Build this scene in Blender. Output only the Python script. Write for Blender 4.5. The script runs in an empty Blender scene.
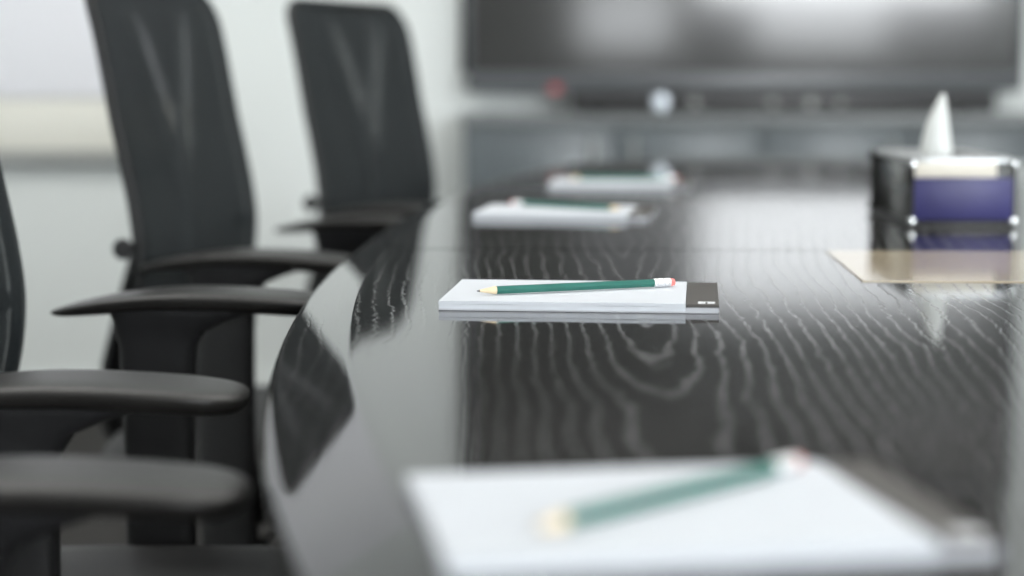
import bpy, bmesh, math, random
from math import sin, cos, pi, radians as R
random.seed(4)
C = bpy.context.scene.collection
sc = bpy.context.scene

# ------------------------------------------------------------------ materials
MATS = {}
def mat(name, color, rough=.5, metal=0., spec=.5, coat=0., emit=0., ior=None):
    if name in MATS: return MATS[name]
    m = bpy.data.materials.new(name); m.use_nodes = True
    b = m.node_tree.nodes['Principled BSDF']
    b.inputs['Base Color'].default_value = (*color, 1)
    b.inputs['Roughness'].default_value = rough
    b.inputs['Metallic'].default_value = metal
    b.inputs['Specular IOR Level'].default_value = spec
    b.inputs['Coat Weight'].default_value = coat
    if ior: b.inputs['IOR'].default_value = ior
    if emit:
        b.inputs['Emission Color'].default_value = (*color, 1)
        b.inputs['Emission Strength'].default_value = emit
    MATS[name] = m
    return m
def nodes(m): return m.node_tree.nodes, m.node_tree.links
def noisy(m, scale=8, amount=.15, bump=0., bscale=None, stretch=(1,1,1)):
    """vary base colour and add fine bump with object-space noise"""
    n, l = nodes(m); b = n['Principled BSDF']
    tc = n.new('ShaderNodeTexCoord'); mp = n.new('ShaderNodeMapping'); mp.inputs['Scale'].default_value = stretch
    l.new(tc.outputs['Object'], mp.inputs['Vector'])
    nz = n.new('ShaderNodeTexNoise'); nz.inputs['Scale'].default_value = scale; nz.inputs['Detail'].default_value = 4
    l.new(mp.outputs[0], nz.inputs['Vector'])
    col = b.inputs['Base Color'].default_value[:]
    rp = n.new('ShaderNodeValToRGB')
    rp.color_ramp.elements[0].position = .3; rp.color_ramp.elements[1].position = .7
    rp.color_ramp.elements[0].color = (*[c*(1-amount) for c in col[:3]], 1)
    rp.color_ramp.elements[1].color = (*[min(1, c*(1+amount)) for c in col[:3]], 1)
    l.new(nz.outputs[0], rp.inputs[0]); l.new(rp.outputs[0], b.inputs['Base Color'])
    if bump:
        n2 = n.new('ShaderNodeTexNoise'); n2.inputs['Scale'].default_value = bscale or scale*10
        l.new(mp.outputs[0], n2.inputs['Vector'])
        bp = n.new('ShaderNodeBump'); bp.inputs['Strength'].default_value = bump; bp.inputs['Distance'].default_value = .002
        l.new(n2.outputs[0], bp.inputs['Height']); l.new(bp.outputs[0], b.inputs['Normal'])
    return m

M_wall = noisy(mat('wall_paint', (.82,.855,.845), .85), 1.5, .02, .05, 120)
M_ceil = noisy(mat('ceiling_paint', (.85,.85,.84), .9), 2, .02)
M_floor = noisy(mat('carpet', (.030,.028,.026), .95), 60, .35, .6, 900)
M_panel = noisy(mat('dark_wall_panel', (.014,.013,.013), .5, spec=.25), 3, .15, stretch=(12,12,1))
M_plastic = noisy(mat('black_plastic', (.018,.018,.019), .42), 40, .1, .12, 1400)
M_frame = noisy(mat('frame_black', (.008,.0085,.009), .55), 40, .1)
M_pad = noisy(mat('armrest_rubber', (.018,.017,.016), .34, spec=.36), 30, .1, .10, 1600)
M_gloss = noisy(mat('gloss_black', (.012,.012,.013), .22), 10, .1)
M_seat = noisy(mat('seat_fabric', (.014,.014,.0145), .5), 25, .2, .6, 700)
M_grey = noisy(mat('grey_plastic', (.55,.56,.57), .4), 20, .05)
M_chrome = noisy(mat('polished_metal', (.78,.79,.80), .14, 1.), 10, .03)
M_paper = noisy(mat('paper', (.58,.605,.645), .75), 15, .01)
M_card = noisy(mat('grey_card', (.42,.43,.46), .7), 15, .05)
M_strip = noisy(mat('binding_tape', (.060,.055,.050), .55), 30, .1)
M_print = noisy(mat('white_print', (.75,.76,.78), .6), 30, .02)
M_green = noisy(mat('green_paint', (.018,.135,.105), .28, coat=.5), 40, .05)
M_woodtip = noisy(mat('pencil_wood', (.74,.60,.40), .7), 60, .12)
M_lead = noisy(mat('graphite', (.09,.085,.08), .5), 60, .1)
M_ferrule = noisy(mat('ferrule_metal', (.90,.90,.91), .28, .75), 40, .03)
M_eraser = noisy(mat('eraser_rubber', (.74,.22,.20), .7), 40, .08)
M_beige = noisy(mat('beige_laminate', (.40,.335,.24), .09), 10, .06)
M_seam = mat('seam_shadow', (.01,.01,.01), .8)
M_board = noisy(mat('board_enamel', (.92,.925,.97), .35), 1, .02)
M_cream = noisy(mat('cream_panel', (.84,.83,.76), .5), 1, .02)
M_ledge = noisy(mat('grey_aluminium', (.36,.37,.36), .45, .3), 5, .03)
M_cred = noisy(mat('credenza_lacquer', (.095,.112,.122), .30), 4, .12, stretch=(1,1,14))
M_credtop = noisy(mat('credenza_top', (.20,.215,.22), .35), 4, .1)
M_tv = noisy(mat('tv_bezel', (.085,.092,.10), .3), 6, .05)
M_screen = mat('tv_screen', (.034,.034,.033), .10, spec=.5, ior=1.5)
M_audio = noisy(mat('audio_black', (.022,.022,.023), .4), 6, .1)
M_knob = noisy(mat('silver_knob', (.40,.43,.46), .3, .8), 30, .05)
M_red = mat('red_lamp', (.45,.02,.03), .4, emit=.25)
M_purple = noisy(mat('purple_carton', (.036,.034,.135), .42, spec=.35), 9, .25)
M_creamband = noisy(mat('cream_label', (.70,.66,.58), .45), 12, .04)
M_boxside = noisy(mat('smoked_acrylic', (.016,.016,.015), .14), 5, .4)
M_boxtop = noisy(mat('brushed_silver', (.45,.465,.475), .34, .6), 8, .05)
M_tissue = noisy(mat('tissue_paper', (.70,.72,.71), .9), 20, .02)

def mesh_fabric(name, dark, trans):
    """knitted mesh: fine weave bump, part of the light passes through the holes"""
    m = bpy.data.materials.new(name); m.use_nodes = True
    n, l = nodes(m); b = n['Principled BSDF']
    b.inputs['Base Color'].default_value = (*dark, 1); b.inputs['Roughness'].default_value = .7; b.inputs['Specular IOR Level'].default_value = .25
    tc = n.new('ShaderNodeTexCoord')
    v = n.new('ShaderNodeTexVoronoi'); v.inputs['Scale'].default_value = 420
    l.new(tc.outputs['Object'], v.inputs['Vector'])
    bp = n.new('ShaderNodeBump'); bp.inputs['Strength'].default_value = .5; bp.inputs['Distance'].default_value = .001
    l.new(v.outputs['Distance'], bp.inputs['Height']); l.new(bp.outputs[0], b.inputs['Normal'])
    t = n.new('ShaderNodeBsdfTransparent'); mx = n.new('ShaderNodeMixShader')
    mx.inputs[0].default_value = trans
    l.new(b.outputs[0], mx.inputs[1]); l.new(t.outputs[0], mx.inputs[2])
    l.new(mx.outputs[0], n['Material Output'].inputs['Surface'])
    return m
M_mesh = mesh_fabric('mesh_fabric', (.014,.018,.020), .13)
M_mesh2 = mesh_fabric('mesh_liner', (.016,.019,.021), .10)
def clear_v(m):
    '''the liner lets more show through in a V above the spine'''
    n, l = nodes(m)
    tc = n.new('ShaderNodeTexCoord'); sp = n.new('ShaderNodeSeparateXYZ'); l.new(tc.outputs['Object'], sp.inputs[0])
    def mth(op, a, c=None, clamp=False):
        q = n.new('ShaderNodeMath'); q.operation = op; q.use_clamp = clamp
        for i, v in enumerate((a, c)):
            if v is None: continue
            if isinstance(v, (int, float)): q.inputs[i].default_value = v
            else: l.new(v, q.inputs[i])
        return q.outputs[0]
    y, z = sp.outputs['Y'], sp.outputs['Z']
    d = mth('ABSOLUTE', mth('SUBTRACT', mth('ABSOLUTE', mth('SUBTRACT', y, .055)), mth('MULTIPLY', mth('SUBTRACT', z, .80), .42)))
    k = mth('SUBTRACT', 1., mth('DIVIDE', d, .026), True)
    k = mth('MULTIPLY', k, mth('DIVIDE', mth('SUBTRACT', z, .76), .07, True))
    k = mth('MULTIPLY', k, mth('DIVIDE', mth('SUBTRACT', 1.0, z), .05, True))
    f = mth('ADD', mth('MULTIPLY', k, .75), .10)
    mx = [q for q in n if q.type == 'MIX_SHADER'][0]; l.new(f, mx.inputs[0])
clear_v(M_mesh2)

def wood_material():
    """black stained ash under satin lacquer: pale open pores in cathedral lines along local Y"""
    m = bpy.data.materials.new('black_ash'); m.use_nodes = True
    n, l = nodes(m); b = n['Principled BSDF']
    tc = n.new('ShaderNodeTexCoord')
    def mapping(s, loc=(0,0,0)):
        mp = n.new('ShaderNodeMapping'); mp.inputs['Scale'].default_value = s; mp.inputs['Location'].default_value = loc
        l.new(tc.outputs['Object'], mp.inputs['Vector']); return mp
    def noise(s, scale, detail=2, loc=(0,0,0), rough=.5):
        z = n.new('ShaderNodeTexNoise'); z.inputs['Scale'].default_value = scale
        z.inputs['Detail'].default_value = detail; z.inputs['Roughness'].default_value = rough
        l.new(mapping(s, loc).outputs[0], z.inputs['Vector']); return z.outputs[0]
    def mth(op, a, c=None, clamp=False):
        q = n.new('ShaderNodeMath'); q.operation = op; q.use_clamp = clamp
        for i, v in enumerate((a, c)):
            if v is None: continue
            if isinstance(v, (int, float)): q.inputs[i].default_value = v
            else: l.new(v, q.inputs[i])
        return q.outputs[0]
    sep = n.new('ShaderNodeSeparateXYZ'); l.new(tc.outputs['Object'], sep.inputs[0])
    big = noise((1,.30,1), 2.6, 1, (.35,.1,0))
    mid = noise((1,.35,1), 13, 2, (3.2,1,0))
    fine = noise((1,.8,1), 85, 2, (1.2,7,0))
    # one cathedral figure: rings run straight beyond it and close in U shapes towards the near end
    lat = mth('ADD', mth('ADD', sep.outputs['X'], .51), mth('MULTIPLY', sep.outputs['Y'], .045))
    spread = mth('ADD', 1., mth('MULTIPLY', mth('MINIMUM', mth('MAXIMUM', mth('ADD', sep.outputs['Y'], .63), -.7), 1.3), .30))
    du = mth('SUBTRACT', mth('DIVIDE', lat, spread), .095)
    dv = mth('MULTIPLY', mth('MINIMUM', mth('ADD', sep.outputs['Y'], .56), 0.), .07)
    g = mth('SQRT', mth('ADD', mth('MULTIPLY', du, du), mth('MULTIPLY', dv, dv)))
    g = mth('MULTIPLY', g, 78.)
    g = mth('ADD', g, mth('MULTIPLY', big, 9.5))
    g = mth('ADD', g, mth('MULTIPLY', mid, 2.0))
    g = mth('ADD', g, mth('MULTIPLY', fine, .75))
    tri = mth('PINGPONG', g, .5)                      # 0 on each growth-ring line
    rp = n.new('ShaderNodeValToRGB')
    e = rp.color_ramp.elements
    e[0].position = .02; e[0].color = (1,1,1,1); e[1].position = .125; e[1].color = (0,0,0,1)
    l.new(tri, rp.inputs[0])
    pores = noise((1,.22,1), 420, 3, (0,0,0), .7)     # the lines are broken into short pores
    pr = n.new('ShaderNodeMapRange'); pr.inputs['From Min'].default_value = .42; pr.inputs['From Max'].default_value = .60
    l.new(pores, pr.inputs['Value'])
    patch = noise((1,.5,1), 3.1, 1, (5,2,0))
    pt = n.new('ShaderNodeMapRange'); pt.inputs['From Min'].default_value = .30; pt.inputs['From Max'].default_value = .62
    l.new(patch, pt.inputs['Value'])
    line = mth('MULTIPLY', rp.outputs[0], mth('ADD', mth('MULTIPLY', pr.outputs[0], .75), .25))
    line = mth('MULTIPLY', line, mth('ADD', mth('MULTIPLY', pt.outputs[0], .8), .2), True)
    stray = mth('MULTIPLY', mth('GREATER_THAN', pores, .70), .25)
    line = mth('MAXIMUM', line, stray)
    mx = n.new('ShaderNodeMix'); mx.data_type = 'RGBA'
    mx.inputs['A'].default_value = (.0125,.0118,.0112,1); mx.inputs['B'].default_value = (.27,.275,.275,1)
    l.new(line, mx.inputs['Factor']); l.new(mx.outputs['Result'], b.inputs['Base Color'])
    rg = n.new('ShaderNodeMapRange'); rg.inputs['To Min'].default_value = .045; rg.inputs['To Max'].default_value = .20
    l.new(line, rg.inputs['Value']); l.new(rg.outputs[0], b.inputs['Roughness'])
    bp = n.new('ShaderNodeBump'); bp.inputs['Strength'].default_value = .10; bp.inputs['Distance'].default_value = .0005
    bp.invert = True
    l.new(line, bp.inputs['Height']); l.new(bp.outputs[0], b.inputs['Normal'])
    b.inputs['IOR'].default_value = 1.5
    return m
M_wood = wood_material()

# ------------------------------------------------------------------ mesh helpers
def obj(name, bm, m, parent=None, smooth=True, loc=None):
    me = bpy.data.meshes.new(name)
    bmesh.ops.recalc_face_normals(bm, faces=bm.faces[:])
    bm.to_mesh(me); bm.free()
    for p in me.polygons: p.use_smooth = smooth
    if smooth: me.set_sharp_from_angle(angle=R(38))
    o = bpy.data.objects.new(name, me); C.objects.link(o)
    me.materials.append(m)
    if parent: o.parent = parent
    if loc: o.location = loc
    return o
def thing(name, label, cat, loc=(0,0,0), rz=0, group=None):
    o = bpy.data.objects.new(name, None); C.objects.link(o)
    o.empty_display_size = .05
    o.location = loc; o.rotation_euler = (0,0,rz); o['label'] = label; o['category'] = cat
    if group: o['group'] = group
    return o
def tag(o, label, cat, group=None):
    o['label'] = label; o['category'] = cat
    if group: o['group'] = group
    return o
def struct(name, bm, m, parent=None, smooth=False):
    o = obj(name, bm, m, parent, smooth)
    if not parent: o['kind'] = 'structure'
    return o
def box(bm, x0, x1, y0, y1, z0, z1, bev=0., seg=2):
    t = bmesh.new()
    bmesh.ops.create_cube(t, size=1)
    for v in t.verts:
        v.co.x = x0+(v.co.x+.5)*(x1-x0); v.co.y = y0+(v.co.y+.5)*(y1-y0); v.co.z = z0+(v.co.z+.5)*(z1-z0)
    if bev: bmesh.ops.bevel(t, geom=t.edges[:], offset=bev, segments=seg, affect='EDGES', profile=.5)
    merge(bm, t); return bm
def merge(bm, t):
    me = bpy.data.meshes.new('tmp'); t.to_mesh(me); t.free(); bm.from_mesh(me); bpy.data.meshes.remove(me)
def B(*a, **k): return box(bmesh.new(), *a, **k)
def loft(bm, rings, cap=True, closed=True):
    vs = [[bm.verts.new(p) for p in r] for r in rings]
    n = len(vs[0])
    for a, c in zip(vs, vs[1:]):
        for i in range(n if closed else n-1):
            j = (i+1) % n
            bm.faces.new((a[i], a[j], c[j], c[i]))
    if cap:
        bm.faces.new(vs[0][::-1]); bm.faces.new(vs[-1])
    return bm
def sq(t, p): return math.copysign(abs(t)**p, t)
def superring(c, ax, bx, a, b, n=28, e=2.6):
    """super-ellipse ring about c in the plane of unit vectors ax, bx"""
    out = []
    for i in range(n):
        t = 2*pi*i/n
        s, q = a*sq(cos(t), 2/e), b*sq(sin(t), 2/e)
        out.append(tuple(c[k]+ax[k]*s+bx[k]*q for k in range(3)))
    return out
def tube(bm, pts, r, n=10, closed=False):
    from mathutils import Vector
    P = [Vector(p) for p in pts]; rings = []
    up = None
    for i, p in enumerate(P):
        if closed: d = P[(i+1) % len(P)]-P[i-1]
        else: d = P[min(i+1, len(P)-1)]-P[max(i-1, 0)]
        d.normalize()
        if up is None:
            up = Vector((0,0,1)) if abs(d.z) < .9 else Vector((1,0,0))
        s = d.cross(up).normalized(); up = s.cross(d).normalized()
        rr = r[i] if isinstance(r, (list, tuple)) else r
        rings.append([tuple(p+s*rr*cos(2*pi*k/n)+up*rr*sin(2*pi*k/n)) for k in range(n)])
    if closed: rings.append(rings[0])
    loft(bm, rings, cap=not closed)
    if closed: bmesh.ops.remove_doubles(bm, verts=bm.verts[:], dist=1e-6)
    return bm
def lathe(bm, prof, n=24, c=(0,0,0), axis='z'):
    rings = []
    for r, h in prof:
        ring = []
        for k in range(n):
            a, b_ = r*cos(2*pi*k/n), r*sin(2*pi*k/n)
            p = {'z': (a, b_, h), 'x': (h, a, b_), 'y': (a, h, b_)}[axis]
            ring.append((c[0]+p[0], c[1]+p[1], c[2]+p[2]))
        rings.append(ring)
    return loft(bm, rings)
def dup(root, loc, rz, label, group=None):
    r = root.copy(); C.objects.link(r); r.location = loc; r.rotation_euler = (0,0,rz)
    r['label'] = label
    if group: r['group'] = group
    for ch in list(root.children):
        c = ch.copy(); C.objects.link(c); c.parent = r
        for g in ch.children:
            d = g.copy(); C.objects.link(d); d.parent = c
    return r

# ------------------------------------------------------------------ the room
X0, X1, Y0, Y1, ZC = -2.6, 3.5, -3.3, 5.10, 2.75
struct('floor', B(X0-.1, X1+.1, Y0-.1, Y1+.1, -.1, 0), M_floor)
struct('ceiling', B(X0-.1, X1+.1, Y0-.1, Y1+.1, ZC, ZC+.1), M_ceil)
struct('wall_far', B(X0-.1, X1+.1, Y1, Y1+.1, 0, ZC), M_wall)
struct('wall_left', B(X0-.1, X0, Y0, Y1, 0, ZC), M_wall)
struct('wall_right', B(X1, X1+.1, Y0, Y1, 0, ZC), M_wall)
WIN = [(.42, 1.16), (1.26, 3.38)]                   # openings in the wall behind the camera
WZ0, WZ1 = 1.00, 2.30
bm = bmesh.new()
box(bm, X0-.1, X1+.1, Y0-.12, Y0, 0, WZ0); box(bm, X0-.1, X1+.1, Y0-.12, Y0, WZ1, ZC)
xs = [X0-.1]+[v for w in WIN for v in w]+[X1+.1]
for a, c in zip(xs[::2], xs[1::2]): box(bm, a, c, Y0-.12, Y0, WZ0, WZ1)
struct('wall_near', bm, M_wall)
for i, (a, c) in enumerate(WIN):
    bm = bmesh.new(); w = .045
    box(bm, a, a+w, Y0-.09, Y0-.03, WZ0, WZ1); box(bm, c-w, c, Y0-.09, Y0-.03, WZ0, WZ1)
    box(bm, a+w, c-w, Y0-.09, Y0-.03, WZ0, WZ0+w); box(bm, a+w, c-w, Y0-.09, Y0-.03, WZ1-w, WZ1)
    struct('window_%d' % (i+1), bm, M_ledge)
bm = bmesh.new()
box(bm, X0, X1, Y1-.012, Y1, 0, .09, .004)
struct('baseboard_far', bm, M_wall)
# dark panel the television is mounted on, running up to the ceiling
struct('wall_panel', B(-.135, 1.345, Y1-.03, Y1, .90, ZC, .004), M_panel)

# writing board on the far wall, left
t = thing('whiteboard', 'white wall board with cream lower strip and grey ledge, upper left', 'board', (-1.62, Y1-.0015, .66))
obj('board_panel', B(-.75, .75, -.03, 0, .175, 1.35, .006), M_board, t)
obj('lower_strip', B(-.75, .75, -.028, 0, .035, .172, .006), M_cream, t, loc=None)['label'] = 'cream lower strip'
obj('ledge', B(-.76, .76, -.050, 0, 0, .032, .006), M_ledge, t)['label'] = 'grey ledge'

# ------------------------------------------------------------------ television and credenza
TX0, TX1, TZ0, TZ1 = -.112, 1.344, .853, 1.69
t = thing('television', 'large wall-mounted black television above the dark credenza', 'television', (.608, Y1-.03, TZ0))
hw, hh = (TX1-TX0)/2, TZ1-TZ0
bm = bmesh.new()
box(bm, -hw, hw, -.07, -.02, 0, hh, .006)
obj('casing', bm, M_tv, t)
bm = bmesh.new()
y0, y1 = -.078, -.0695
box(bm, -hw, hw, y0, y1, 0, .050, .003); box(bm, -hw, hw, y0, y1, hh-.018, hh, .003)
box(bm, -hw, -hw+.016, y0, y1, .05, hh-.018, .002); box(bm, hw-.016, hw, y0, y1, .05, hh-.018, .002)
obj('bezel', bm, M_tv, t)
obj('screen', B(-hw+.016, hw-.016, -.073, -.0695, .05, hh-.018), M_screen, t, smooth=False)
obj('wall_mount', B(-.25, .25, -.02, 0, .25, .6, .004), M_plastic, t)
obj('standby_lamp', B(-.508, -.482, -.082, -.076, -.002, .016, .003), M_red, t)['label'] = 'small red standby lamp'

CF = 4.70
t = thing('credenza', 'long dark grey credenza with panelled front under the television', 'cabinet', (.95, CF, 0))
cx0, cx1 = -.125-.95, 1.15
obj('carcass', B(cx0+.006, cx1-.006, .022, .38, .06, .775, .004), M_cred, t)
obj('top', B(cx0, cx1, -.006, .38, .775, .800, .004), M_credtop, t)
obj('plinth', B(cx0+.03, cx1-.03, .05, .36, 0, .06), M_plastic, t)
dw = (cx1-cx0-.012)/6
for i in range(6):
    a = cx0+.006+i*dw
    d = obj('door', B(a+.003, a+dw-.003, 0, .021, .07, .768, .003), M_cred, t)
    hx = a+dw-.05 if i % 2 == 0 else a+.05
    bm = bmesh.new(); tube(bm, [(hx, -.002, .62), (hx, -.02, .622), (hx, -.022, .64), (hx, -.022, .72), (hx, -.02, .738), (hx, -.002, .74)], .005, 8)
    obj('handle', bm, M_ledge, d)

t = thing('audio_unit', 'long black audio unit with round knobs on the credenza below the television', 'audio equipment', (.67, 4.86, .80))
bm = bmesh.new(); box(bm, -.52, .54, -.09, .09, .008, .052, .006)
obj('casing', bm, M_audio, t)
for x in (-.45, 0, .47):
    bm = bmesh.new(); lathe(bm, [(.016, 0), (.018, .003), (.016, .0078)], 16, (x, 0, 0)); obj('foot', bm, M_plastic, t)
for x, r in ((-.30, .021), (-.213, .011), (-.02, .010), (.075, .012), (.15, .009)):
    bm = bmesh.new(); lathe(bm, [(r, -.0895), (r, -.100), (r*.9, -.104), (r*.5, -.1045)], 22, (x, 0, .029), 'y')
    k = obj('knob', bm, M_knob if r > .013 else M_ledge, t)
    if r > .02: k['label'] = 'large silver knob'
    bm = bmesh.new(); box(bm, x-.0012, x+.0012, -.1056, -.1042, .029+r*.25, .029+r*.8); obj('pointer', bm, M_plastic, k)

# ------------------------------------------------------------------ conference table
TT = .74
TABLE = thing('conference_table', 'long black wood conference table with curved edge and pale grain lines', 'table', (.510, 2.03, 0), -.045)
def half_outline(far, n=90):
    """edge of one half of the top, from the left side of the seam round to the right side (table frame)"""
    pts = []
    A = .683; VS = -.165                                    # seam position along the table
    L, e = (1.87, 2.7) if far else (2.11, 2.05)
    sgn = 1 if far else -1
    ts = []
    for i in range(n+1):
        t = pi*i/n
        u = -A*sq(cos(t), 2/e); v = sgn*L*sq(sin(t), 2/e)
        ts.append((u, v))
    ts = [q for q in ts if (q[1] > VS+.006 if far else q[1] < VS-.006)]
    # the seam ends: edge of the oval where it crosses the seam
    def uat(v, far_):
        L_, e_ = (1.87, 2.7) if far_ else (2.11, 2.05)
        return A*(1-(abs(v)/L_)**e_)**(1/e_)
    if far:                                                  # the far half also owns the bit between seam and oval centre
        extra = [VS*k/4 for k in (4, 3, 2, 1)]
        pts = [(-uat(v, False), v) for v in extra]+ts+[(uat(v, False), v) for v in extra[::-1]]
    else:
        ue = uat(VS, False)
        pts = [(-ue, VS)]+ts+[(ue, VS)]
    off = .0028 if far else -.0028
    pts[0] = (pts[0][0], pts[0][1]+off); pts[-1] = (pts[-1][0], pts[-1][1]+off)
    return pts
def inset(pts, d):
    out = []
    for i, p in enumerate(pts):
        a = pts[max(i-1, 0)]; c = pts[min(i+1, len(pts)-1)]
        tx, ty = c[0]-a[0], c[1]-a[1]; L = math.hypot(tx, ty) or 1
        nx, ny = ty/L, -tx/L
        q = (p[0]+nx*d, p[1]+ny*d)
        if q[0]**2+(q[1]*.3)**2 > p[0]**2+(p[1]*.3)**2: q = (p[0]-nx*d, p[1]-ny*d)
        if i in (0, len(pts)-1): q = (q[0], p[1])
        out.append(q)
    return out
for far in (True, False):
    o = half_outline(far)
    prof = [(.30, TT), (.060, TT), (.053, TT), (.052, TT-.0001), (.051, TT-.0004), (.050, TT-.00076), (.028, TT-.00868), (.007, TT-.01624), (.006, TT-.0166), (.003, TT-.0181), (.001, TT-.0200), (0, TT-.0225), (.001, TT-.0238), (.005, TT-.0246), (.010, TT-.0245), (.016, TT-.0240), (.20, TT-.0240)]
    rings = [[(x, y, z) for x, y in inset(o, d)] for d, z in prof[1:]]
    bm = bmesh.new()
    vs = [[bm.verts.new(p) for p in r] for r in rings]
    for a, c in zip(vs, vs[1:]):
        for i in range(len(a)-1): bm.faces.new((a[i], a[i+1], c[i+1], c[i]))
    bm.faces.new(vs[0]); bm.faces.new(vs[-1][::-1])
    bm.faces.new([r[0] for r in vs]); bm.faces.new([r[-1] for r in vs][::-1])
    h = obj('tabletop_half', bm, M_wood, TABLE)
obj('seam_strip', B(-.60, .60, -.1674, -.1626, TT-.023, TT-.0020), M_seam, TABLE, smooth=False)
# beige flap over the cable well, lying flush beside the seam
FL = (-.193, .20)
bm = B(FL[0], FL[1], -.437, -.172, TT-.004, TT+.0010, .0004, 1)
f = obj('cable_flap', bm, M_beige, TABLE); f['label'] = 'beige cable flap set into the top'
bm = bmesh.new(); box(bm, -.05, .07, -.4372, -.433, TT+.0008, TT+.0013); obj('finger_slot', bm, M_seam, f)
for v in (-1.15, .70):
    bm = bmesh.new(); box(bm, -.30, .30, v-.03, v+.03, .03, TT-.0242, .008)
    l_ = obj('leg_panel', bm, M_wood, TABLE)
    bm = bmesh.new(); box(bm, -.36, .36, v-.10, v+.10, 0, .03, .006); obj('foot_plate', bm, M_ledge, l_)
obj('stretcher', B(-.02, .02, -1.12, .67, .25, .60, .004), M_wood, TABLE)

# ------------------------------------------------------------------ office chairs
def back_x(z):
    """front surface of the backrest in the chair frame: lumbar bulge, then leaning back"""
    pts = [(.42,-.215), (.50,-.203), (.58,-.188), (.64,-.175), (.69,-.1665), (.74,-.170), (.80,-.181), (.88,-.199), (.96,-.217), (1.0,-.229), (1.03,-.242)]
    for (a, xa), (b_, xb) in zip(pts, pts[1:]):
        if z <= b_:
            k = (z-a)/(b_-a); return xa+(xb-xa)*k
    return pts[-1][1]
def back_smooth(z): return sum(back_x(z+d) for d in (-.03,-.015,0,.015,.03))/5+.013+.05*max(0, z-.85)
BZ0, BZ1, BW = .49, 1.022, .211
def back_half(z):
    r = .045; w = BW-.018*max(0, (.72-z)/.23)
    for d in (BZ1-z, z-BZ0):
        if d < r: w = w-r+math.sqrt(max(0, r*r-(r-d)**2))
    return w
def back_rows():
    zs = []
    for i in range(61):
        k = i/60; zs.append(BZ0+(BZ1-BZ0)*(.5-.5*cos(pi*k)))
    return zs
def back_pt(u, z, off=0):
    y = back_half(z)*u
    return (back_smooth(z)+.014*(y/BW)**2+off, y, z)
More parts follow.
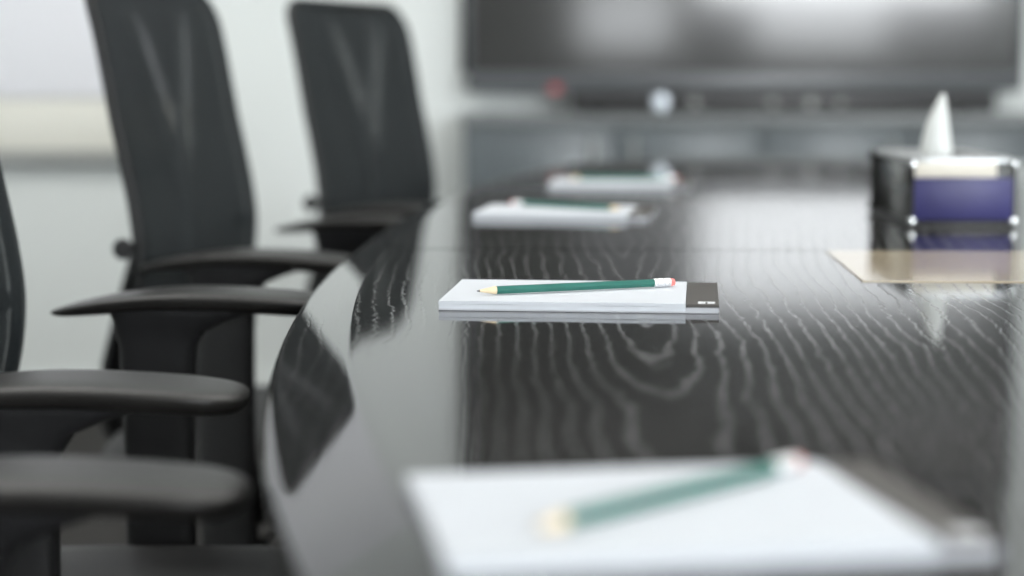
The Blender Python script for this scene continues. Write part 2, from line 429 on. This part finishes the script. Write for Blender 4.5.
def make_chair(label, loc, rz):
    t = thing('office_chair', label, 'chair', loc, rz, 'black office chairs along the left side of the table')
    zs = back_rows()
    bm = bmesh.new()
    loft(bm, [[back_pt(-1+2*k/24, z) for k in range(25)] for z in zs], cap=False, closed=False)
    obj('backrest', bm, M_mesh, t)
    bm = bmesh.new()
    loft(bm, [[back_pt((-1+2*k/24)*.99, z, -.016) for k in range(25)] for z in zs[1:-1]], cap=False, closed=False)
    obj('backrest_liner', bm, M_mesh2, t)
    loop = [back_pt(.985, z, -.007) for z in zs]+[back_pt(-.985, z, -.007) for z in zs[::-1]]
    cl = [loop[0]]
    for p in loop[1:]:
        if sum((a-b_)**2 for a, b_ in zip(p, cl[-1])) > 2.5e-5: cl.append(p)
    bm = bmesh.new(); tube(bm, cl, .006, 8, closed=True)
    obj('back_frame', bm, M_frame, t)
    # Y-shaped support between the two layers of mesh
    bm = bmesh.new()
    for s in (-1, 1):
        pts = [(back_smooth(z)-.008+.014*(y/BW)**2, y, z) for y, z in ((s*.004,.74), (s*.012,.80), (s*.035,.86), (s*.065,.92), (s*.085,.975), (s*.09,1.0))]
        tube(bm, pts, [.005,.006,.006,.006,.005,.004], 10)
    tube(bm, [(back_smooth(z)-.008, 0, z) for z in (.56,.62,.68,.74,.80)], [.006,.007,.007,.007,.006], 10)
    obj('back_spine', bm, M_grey, t)
    # carrier bar from under the seat up to the backrest, with its height knob
    bm = bmesh.new()
    path = [(-.05,.395), (-.17,.395), (-.245,.41), (-.272,.46), (-.268,.54), (-.245,.62), (-.226,.68)]
    rings = []
    for i, (x, z) in enumerate(path):
        a = path[max(i-1, 0)]; c = path[min(i+1, len(path)-1)]
        dx, dz = c[0]-a[0], c[1]-a[1]; L = math.hypot(dx, dz)
        rings.append(superring((x, 0, z), (0,1,0), (-dz/L, 0, dx/L), .038, .009, 20, 3))
    loft(bm, rings); obj('carrier_bar', bm, M_plastic, t)
    for s in (-1, 1):
        bm = bmesh.new(); lathe(bm, [(.006, .015), (.006, .035), (.011, .036), (.013, .041), (.011, .046), (.004, .047)], 16, (-.168, 0, .708), 'y')
        for v in bm.verts: v.co.y = s*(.172+v.co.y)
        obj('knob', bm, M_plastic, t)
    # seat cushion
    bm = bmesh.new(); rings = []
    for k, (d, z) in enumerate([(.05,.415), (.012,.418), (0,.432), (0,.455), (.010,.470), (.03,.478), (.07,.483), (.14,.482)]):
        rings.append([(p[0], p[1], p[2]+(-.018*max(0,(p[0]-.12)/.14)**2)) for p in superring((.015, 0, z), (1,0,0), (0,1,0), .245-d, .240-d, 48, 4.5)])
    loft(bm, rings); obj('seat', bm, M_seat, t)
    obj('seat_pan', B(-.18, .19, -.17, .17, .392, .4148, .008), M_plastic, t)
    # armrests
    for s in (-1, 1):
        bm = bmesh.new(); rings = []; N = 34
        for i in range(N+1):
            k = .5-.5*cos(pi*i/N); x = -.130+.266*k
            q = 2*k-1
            taper = max(0, 1-abs(q)**(3.0 if q < 0 else 9.0))**.5
            hw_ = .0425*taper*(1-.22*max(0, -q)**1.6)+.0008
            th = (.0135*max(0, 1-abs(q)**(7 if q < 0 else 14))**.5)*(1-.50*max(0, -q)**1.4-.10*max(0, q)**2)+.0006
            zc = .7042-.017*max(0, -q)**1.9-.008*max(0, q)**2
            rg = []
            for m_ in range(36):                             # gently domed top, side rolled under
                a = 2*pi*m_/36; cy, sz = cos(a), sin(a)
                if sz >= 0: rg.append((x, s*.253+hw_*sq(cy, .62), zc+.0045+th*.42*sq(sz, .9)))
                else: rg.append((x, s*.253+hw_*(1-.16*abs(sz)**2)*sq(cy, .75), zc+.0045+th*1.15*sq(sz, .8)))
            rings.append(rg)
        loft(bm, rings); pad = obj('armrest', bm, M_pad, t)
        bm = bmesh.new(); rings = []
        for z, xc, a, b_ in [(.36,-.028,.034,.013), (.44,-.030,.033,.013), (.55,-.030,.033,.014), (.62,-.030,.034,.015), (.660,-.029,.036,.017), (.675,-.026,.043,.021), (.684,-.016,.054,.025), (.690,-.008,.064,.028), (.695,-.004,.072,.030), (.699,-.003,.074,.030)]:
            rings.append(superring((xc, s*.253, z), (1,0,0), (0,1,0), a, b_, 28, 4))
        loft(bm, rings); up = obj('arm_post', bm, M_plastic, t)
        bm = bmesh.new(); tube(bm, [(-.015, s*.253, .37), (-.015, s*.25, .385), (-.015, s*.22, .398), (-.015, s*.12, .402)], [.014,.016,.016,.014], 12)
        obj('arm_bracket', bm, M_plastic, up)
    # mechanism, gas column, five-star base with castors
    obj('mechanism', B(-.09, .09, -.07, .07, .345, .392, .012), M_plastic, t)
    bm = bmesh.new(); tube(bm, [(0, -.06, .37), (.01, -.20, .372), (.01, -.245, .372)], [.004,.004,.007], 8); obj('tilt_lever', bm, M_plastic, t)
    bm = bmesh.new(); lathe(bm, [(.030,.075), (.030,.20), (.026,.205), (.026,.21), (.014,.212), (.014,.346)], 20); obj('gas_column', bm, M_gloss, t)
    bm = bmesh.new(); lathe(bm, [(.035,.065), (.045,.07), (.046,.10), (.035,.115), (.030,.118)], 20); obj('base_hub', bm, M_gloss, t)
    for k in range(5):
        a = 2*pi*k/5+.3; ca, sa = cos(a), sin(a)
        bm = bmesh.new(); rings = []
        for r, z, w, h in [(.03,.092,.026,.020), (.12,.092,.022,.017), (.22,.080,.018,.013), (.29,.070,.016,.010), (.305,.068,.010,.007)]:
            rings.append(superring((r*ca, r*sa, z), (-sa, ca, 0), (0,0,1), w, h, 16, 3))
        loft(bm, rings); leg = obj('base_leg', bm, M_gloss, t)
        bm = bmesh.new()
        for s in (-1, 1):
            ox, oy = r*ca*.92-sa*s*.014, r*sa*.92+ca*s*.014
            rr = []
            for d, rad in ((-.010,.020), (-.006,.027), (.006,.027), (.010,.020)):
                rr.append([(ox-sa*d+ca*rad*cos(2*pi*j/20), oy+ca*d+sa*rad*cos(2*pi*j/20), .027+rad*sin(2*pi*j/20)) for j in range(20)])
            loft(bm, rr)
        tube(bm, [(r*ca*.92, r*sa*.92, .027), (r*ca*.92, r*sa*.92, .066)], .006, 8)
        obj('caster', bm, M_plastic, leg)
    return t
CH = make_chair('black mesh-back office chair at the left picture edge, second nearest to the camera', (-.309, 1.522, 0), -R(1))
dup(CH, (-.268, .722, 0), R(1), 'nearest black office chair, lower left corner, showing only its front armrest and post')
dup(CH, (-.253, 2.400, 0), -R(10.5), 'black mesh office chair in mid row, its back cut by the picture top')
dup(CH, (-.080, 3.100, 0), -R(21.5), 'farthest black mesh-back office chair, the whole rounded top of its back in view')

# ------------------------------------------------------------------ notepads
PW, PD = .209, .145
def make_pad(label, loc, rz):
    t = thing('notepad', label, 'notepad', loc, rz, 'white notepads on the table')
    x0, x1, y0, y1 = -PW/2, PW/2, -PD/2, PD/2
    xs_ = x1-.0245
    obj('backing_board', B(x0, x1, y0, y1, 0, .0012), M_card, t, smooth=False)
    obj('paper_block', B(x0+.0003, xs_-.0002, y0+.0004, y1-.0004, .0012, .0046), M_paper, t, smooth=False)
    # loose upper sheets with a slightly wavy front edge
    def sheets(z, th, amp, ph):
        bm = bmesh.new(); nx, ny = 40, 8
        def zz(i, j):
            u = i/nx; v = j/ny
            return z+amp*(.5+.5*sin(2*pi*(1.35*u+ph)))*(1-v)**2*sin(pi*min(1, u*1.0))
        top = [[bm.verts.new((x0+(xs_-.0002-x0)*i/nx, y0+(y1-y0)*j/ny, zz(i, j)+th)) for j in range(ny+1)] for i in range(nx+1)]
        bot = [[bm.verts.new((x0+(xs_-.0002-x0)*i/nx, y0+(y1-y0)*j/ny, zz(i, j))) for j in range(ny+1)] for i in range(nx+1)]
        for i in range(nx):
            for j in range(ny):
                bm.faces.new((top[i][j], top[i+1][j], top[i+1][j+1], top[i][j+1])); bm.faces.new((bot[i][j], bot[i][j+1], bot[i+1][j+1], bot[i+1][j]))
        for i in range(nx):
            bm.faces.new((bot[i][0], bot[i+1][0], top[i+1][0], top[i][0])); bm.faces.new((bot[i+1][ny], bot[i][ny], top[i][ny], top[i+1][ny]))
        for j in range(ny):
            bm.faces.new((bot[0][j+1], bot[0][j], top[0][j], top[0][j+1])); bm.faces.new((bot[nx][j], bot[nx][j+1], top[nx][j+1], top[nx][j]))
        return bm
    obj('top_sheets', sheets(.00462, .0024, .0006, .1), M_paper, t)
    s = obj('binding_strip', B(xs_, x1, y0, y1, .0042, .0066, .0004, 1), M_strip, t); s['label'] = 'dark grey binding strip'
    obj('strip_edge', B(xs_, x1, y0+.0004, y1-.0004, .0012, .0042), M_card, t, smooth=False)
    bm = bmesh.new()                                        # small white maker's mark near the front corner
    for a, c, d, e in ((.009,.0145,.006,.014), (.016,.0215,.006,.014), (.009,.0215,.016,.0175)):
        box(bm, xs_+a, xs_+c, y0+d, y0+e, .00655, .00675)
    obj('printed_mark', bm, M_print, s, smooth=False)
    return t
PADS = [(.0685, .749, .155, 'notepad nearest the camera, blurred, cut by the bottom picture edge'),
        (.056, 1.474, -.098, 'sharply focused notepad in the middle of the table with dark binding strip'),
        (.067, 2.315, -.150, 'blurred notepad third from the camera, just beyond the table seam'),
        (.165, 2.885, -.110, 'farthest notepad, blurred, nearest the far end of the table')]
PAD = make_pad(PADS[1][3], (PADS[1][0], PADS[1][1], TT+.0003), PADS[1][2])
for i in (0, 2, 3): dup(PAD, (PADS[i][0], PADS[i][1], TT+.0003), PADS[i][2], PADS[i][3])

# ------------------------------------------------------------------ pencils
def make_pencil(label, loc, rz):
    """lies along local +x from the tip; hexagonal, one face down"""
    t = thing('pencil', label, 'pencil', loc, rz, 'green pencils on the notepads')
    r = .0034; zc = r*cos(pi/6)
    def hexring(x, rr, n=6): return [(x, rr*cos(2*pi*k/n), zc+rr*sin(2*pi*k/n)) for k in range(n)]
    bm = bmesh.new(); loft(bm, [hexring(.0155, r), hexring(.1500, r)]); bmesh.ops.bevel(bm, geom=[e for e in bm.edges if abs(e.verts[0].co.x-e.verts[1].co.x) > .05], offset=.0004, segments=2, affect='EDGES')
    obj('barrel', bm, M_green, t)
    bm = bmesh.new(); lathe(bm, [(.0009,.0030), (.0033,.0162)], 18, (0,0,zc), 'x'); obj('sharpened_tip', bm, M_woodtip, t)
    bm = bmesh.new(); lathe(bm, [(.0004,.0008), (.00092,.0032)], 12, (0,0,zc), 'x'); obj('lead', bm, M_lead, t)
    a, c = .0033, .0036
    prof = [(a,.1495), (c,.150), (c,.152), (a,.1525), (a,.1535), (c,.154), (c,.158), (a,.1585), (a,.1595), (c,.160), (c,.1635), (a,.164)]
    bm = bmesh.new(); lathe(bm, prof, 20, (0,0,zc), 'x'); obj('ferrule', bm, M_ferrule, t)['label'] = 'silver ferrule'
    bm = bmesh.new(); lathe(bm, [(.0031,.163), (.0031,.1660), (.0027,.1675), (.0015,.1682)], 18, (0,0,zc), 'x'); obj('eraser', bm, M_eraser, t)['label'] = 'red eraser'
    return t
def aim(a, b_): return math.atan2(b_[1]-a[1], b_[0]-a[0])
PZ = TT+.0081
PEN = make_pencil('green pencil with red eraser on the sharply focused notepad', (-.0275, 1.4415, PZ+.0002), aim((-.026,1.4414), (.1305,1.5017)))
dup(PEN, (.0080, .6945, PZ), aim((.0106,.7047), (.1314,.8288)), 'green pencil lying diagonally on the notepad nearest the camera')
dup(PEN, (.1330, 2.2800, PZ), aim((.133,2.25), (.008,2.345)), 'green pencil on the third notepad, its eraser pointing left')
dup(PEN, (.0860, 2.9100, PZ), aim((.086,2.885), (.256,2.873)), 'green pencil on the farthest notepad, its eraser pointing right')

# ------------------------------------------------------------------ tissue box
BX, BY, BL, BWd, BH = .508, 2.258, .246, .118, .079
t = thing('tissue_box', 'purple fronted tissue box with silver top and dark sides, right side of table', 'tissue box', (BX, BY, TT), 0)
hx, hy = BWd/2, BL/2
obj('body', B(-hx+.002, hx-.002, -hy+.002, hy-.002, .004, BH-.005, .002), M_boxside, t)
obj('base_trim', B(-hx, hx, -hy, hy, 0, .0055, .0015), M_plastic, t)
bm = bmesh.new()                                            # silver lid with an oval slot
outer = superring((0,0,0), (1,0,0), (0,1,0), hx, hy, 48, 14); inner = superring((0,0,0), (1,0,0), (0,1,0), .022, .070, 48, 2.4)
loft(bm, [[(x*.97, y*.985, BH-.006) for x, y, z in outer], [(x, y, BH-.005) for x, y, z in outer], [(x, y, BH-.0015) for x, y, z in outer], [(x*.98, y*.99, BH) for x, y, z in outer],
          [(x*1.08, y*1.04, BH) for x, y, z in inner], [(x, y, BH-.001) for x, y, z in inner], [(x, y, BH-.005) for x, y, z in inner]], cap=False)
obj('lid', bm, M_boxtop, t)['label'] = 'silver lid with oval slot'
obj('front_panel', B(-hx+.0035, hx-.0035, -hy-.0006, -hy+.003, .0090, BH-.0225, .0008), M_purple, t)['label'] = 'purple front panel'
obj('label_band', B(-hx+.0035, hx-.022, -hy-.0008, -hy+.003, BH-.0220, BH-.0055, .0008), M_creamband, t)['label'] = 'cream band above the purple panel'
for sx in (-1, 1):
    for sy in (-1, 1):
        bm = bmesh.new(); tube(bm, [(sx*(hx-.002), sy*(hy-.002), .005), (sx*(hx-.002), sy*(hy-.002), BH-.004)], .0020, 12)
        post = obj('corner_post', bm, M_boxside, t)
        for z in (.0075, BH-.0075):  # beads added as corner highlights: polished at the front, dark behind
            bm = bmesh.new(); lathe(bm, [(.001, z-.0055), (.0042, z-.004), (.0052, z), (.0042, z+.004), (.001, z+.0055)], 14, (sx*(hx-.002), sy*(hy-.002), 0))
            obj('glint_bead', bm, M_chrome if sy < 0 else M_boxside, post)

# pulled-up tissue, a pleated cone of thin paper leaning slightly right
bm = bmesh.new(); rings = []; N = 22
for i in range(N+1):
    k = i/N; z = -.012+.084*k
    rr = .0205*(1-max(0, k)**1.7)**.8*(1-.12*k)+.0009
    ring = []
    for j in range(64):
        a = 2*pi*j/64
        w = 1+.10*sin(3*a+1.0+k*1.2)+.055*sin(7*a+2*k)
        ring.append((rr*w*cos(a)*(.88 if i > 2 else .8)+.006*k-.0035*sin(pi*k), rr*w*sin(a)*1.25, z))
    rings.append(ring)
loft(bm, rings)
o = obj('tissue', bm, M_tissue, None, loc=(BX-.004, BY, TT+BH-.001))
tag(o, 'white tissue pulled up to a point out of the silver-topped box', 'tissue')

# ------------------------------------------------------------------ light
def area(name, loc, rot, sx, sy, power, color=(1,1,1)):
    d = bpy.data.lights.new(name, 'AREA'); d.shape = 'RECTANGLE'; d.size = sx; d.size_y = sy; d.energy = power; d.color = color
    o = bpy.data.objects.new(name, d); C.objects.link(o); o.location = loc; o.rotation_euler = rot
    return o
# daylight panels added in the openings, strengths set to shape reflections on screen and table
for a, c, z0, z1, L in ((.46, 1.12, 1.04, 1.46, 12.), (1.30, 3.34, 1.40, 2.26, 36.), (1.70, 2.62, 1.04, 1.40, 12.), (2.70, 3.34, 1.04, 1.40, 2.), (.46, 1.12, 1.46, 2.26, 2.)):
    area('daylight', ((a+c)/2, Y0-.11, (z0+z1)/2), (R(90), 0, 0), c-a, z1-z0, L*pi*(c-a)*(z1-z0), (.94,.975,1.0))
for x in (-1.3, .5, 2.3):  # unseen fill panels under the ceiling, added to brighten the room and far wall
    for y, p in ((-.8, 8), (1.3, 10), (2.9, 22)):
        area('ceiling_fill', (x, y, ZC-.02), (0,0,0), 1.4, .9, p, (1,.985,.95))
w = bpy.data.worlds.new('world'); sc.world = w; w.use_nodes = True
w.node_tree.nodes['Background'].inputs[0].default_value = (.85,.92,1,1)
w.node_tree.nodes['Background'].inputs[1].default_value = 1.0

# ------------------------------------------------------------------ camera
cd = bpy.data.cameras.new('camera'); cam = bpy.data.objects.new('camera', cd); C.objects.link(cam)
cam.location = (0, 0, .923); cam.rotation_euler = (R(90)-.117, 0, 0)
cd.sensor_width = 36; cd.lens = 66.8; cd.clip_start = .05
cd.dof.use_dof = True; cd.dof.focus_distance = 1.475; cd.dof.aperture_fstop = 2.8; cd.dof.aperture_blades = 0
sc.camera = cam
sc.view_settings.view_transform = 'Standard'; sc.view_settings.look = 'None'
sc.view_settings.exposure = 0; sc.view_settings.gamma = 1
sc.cycles.use_denoising = True
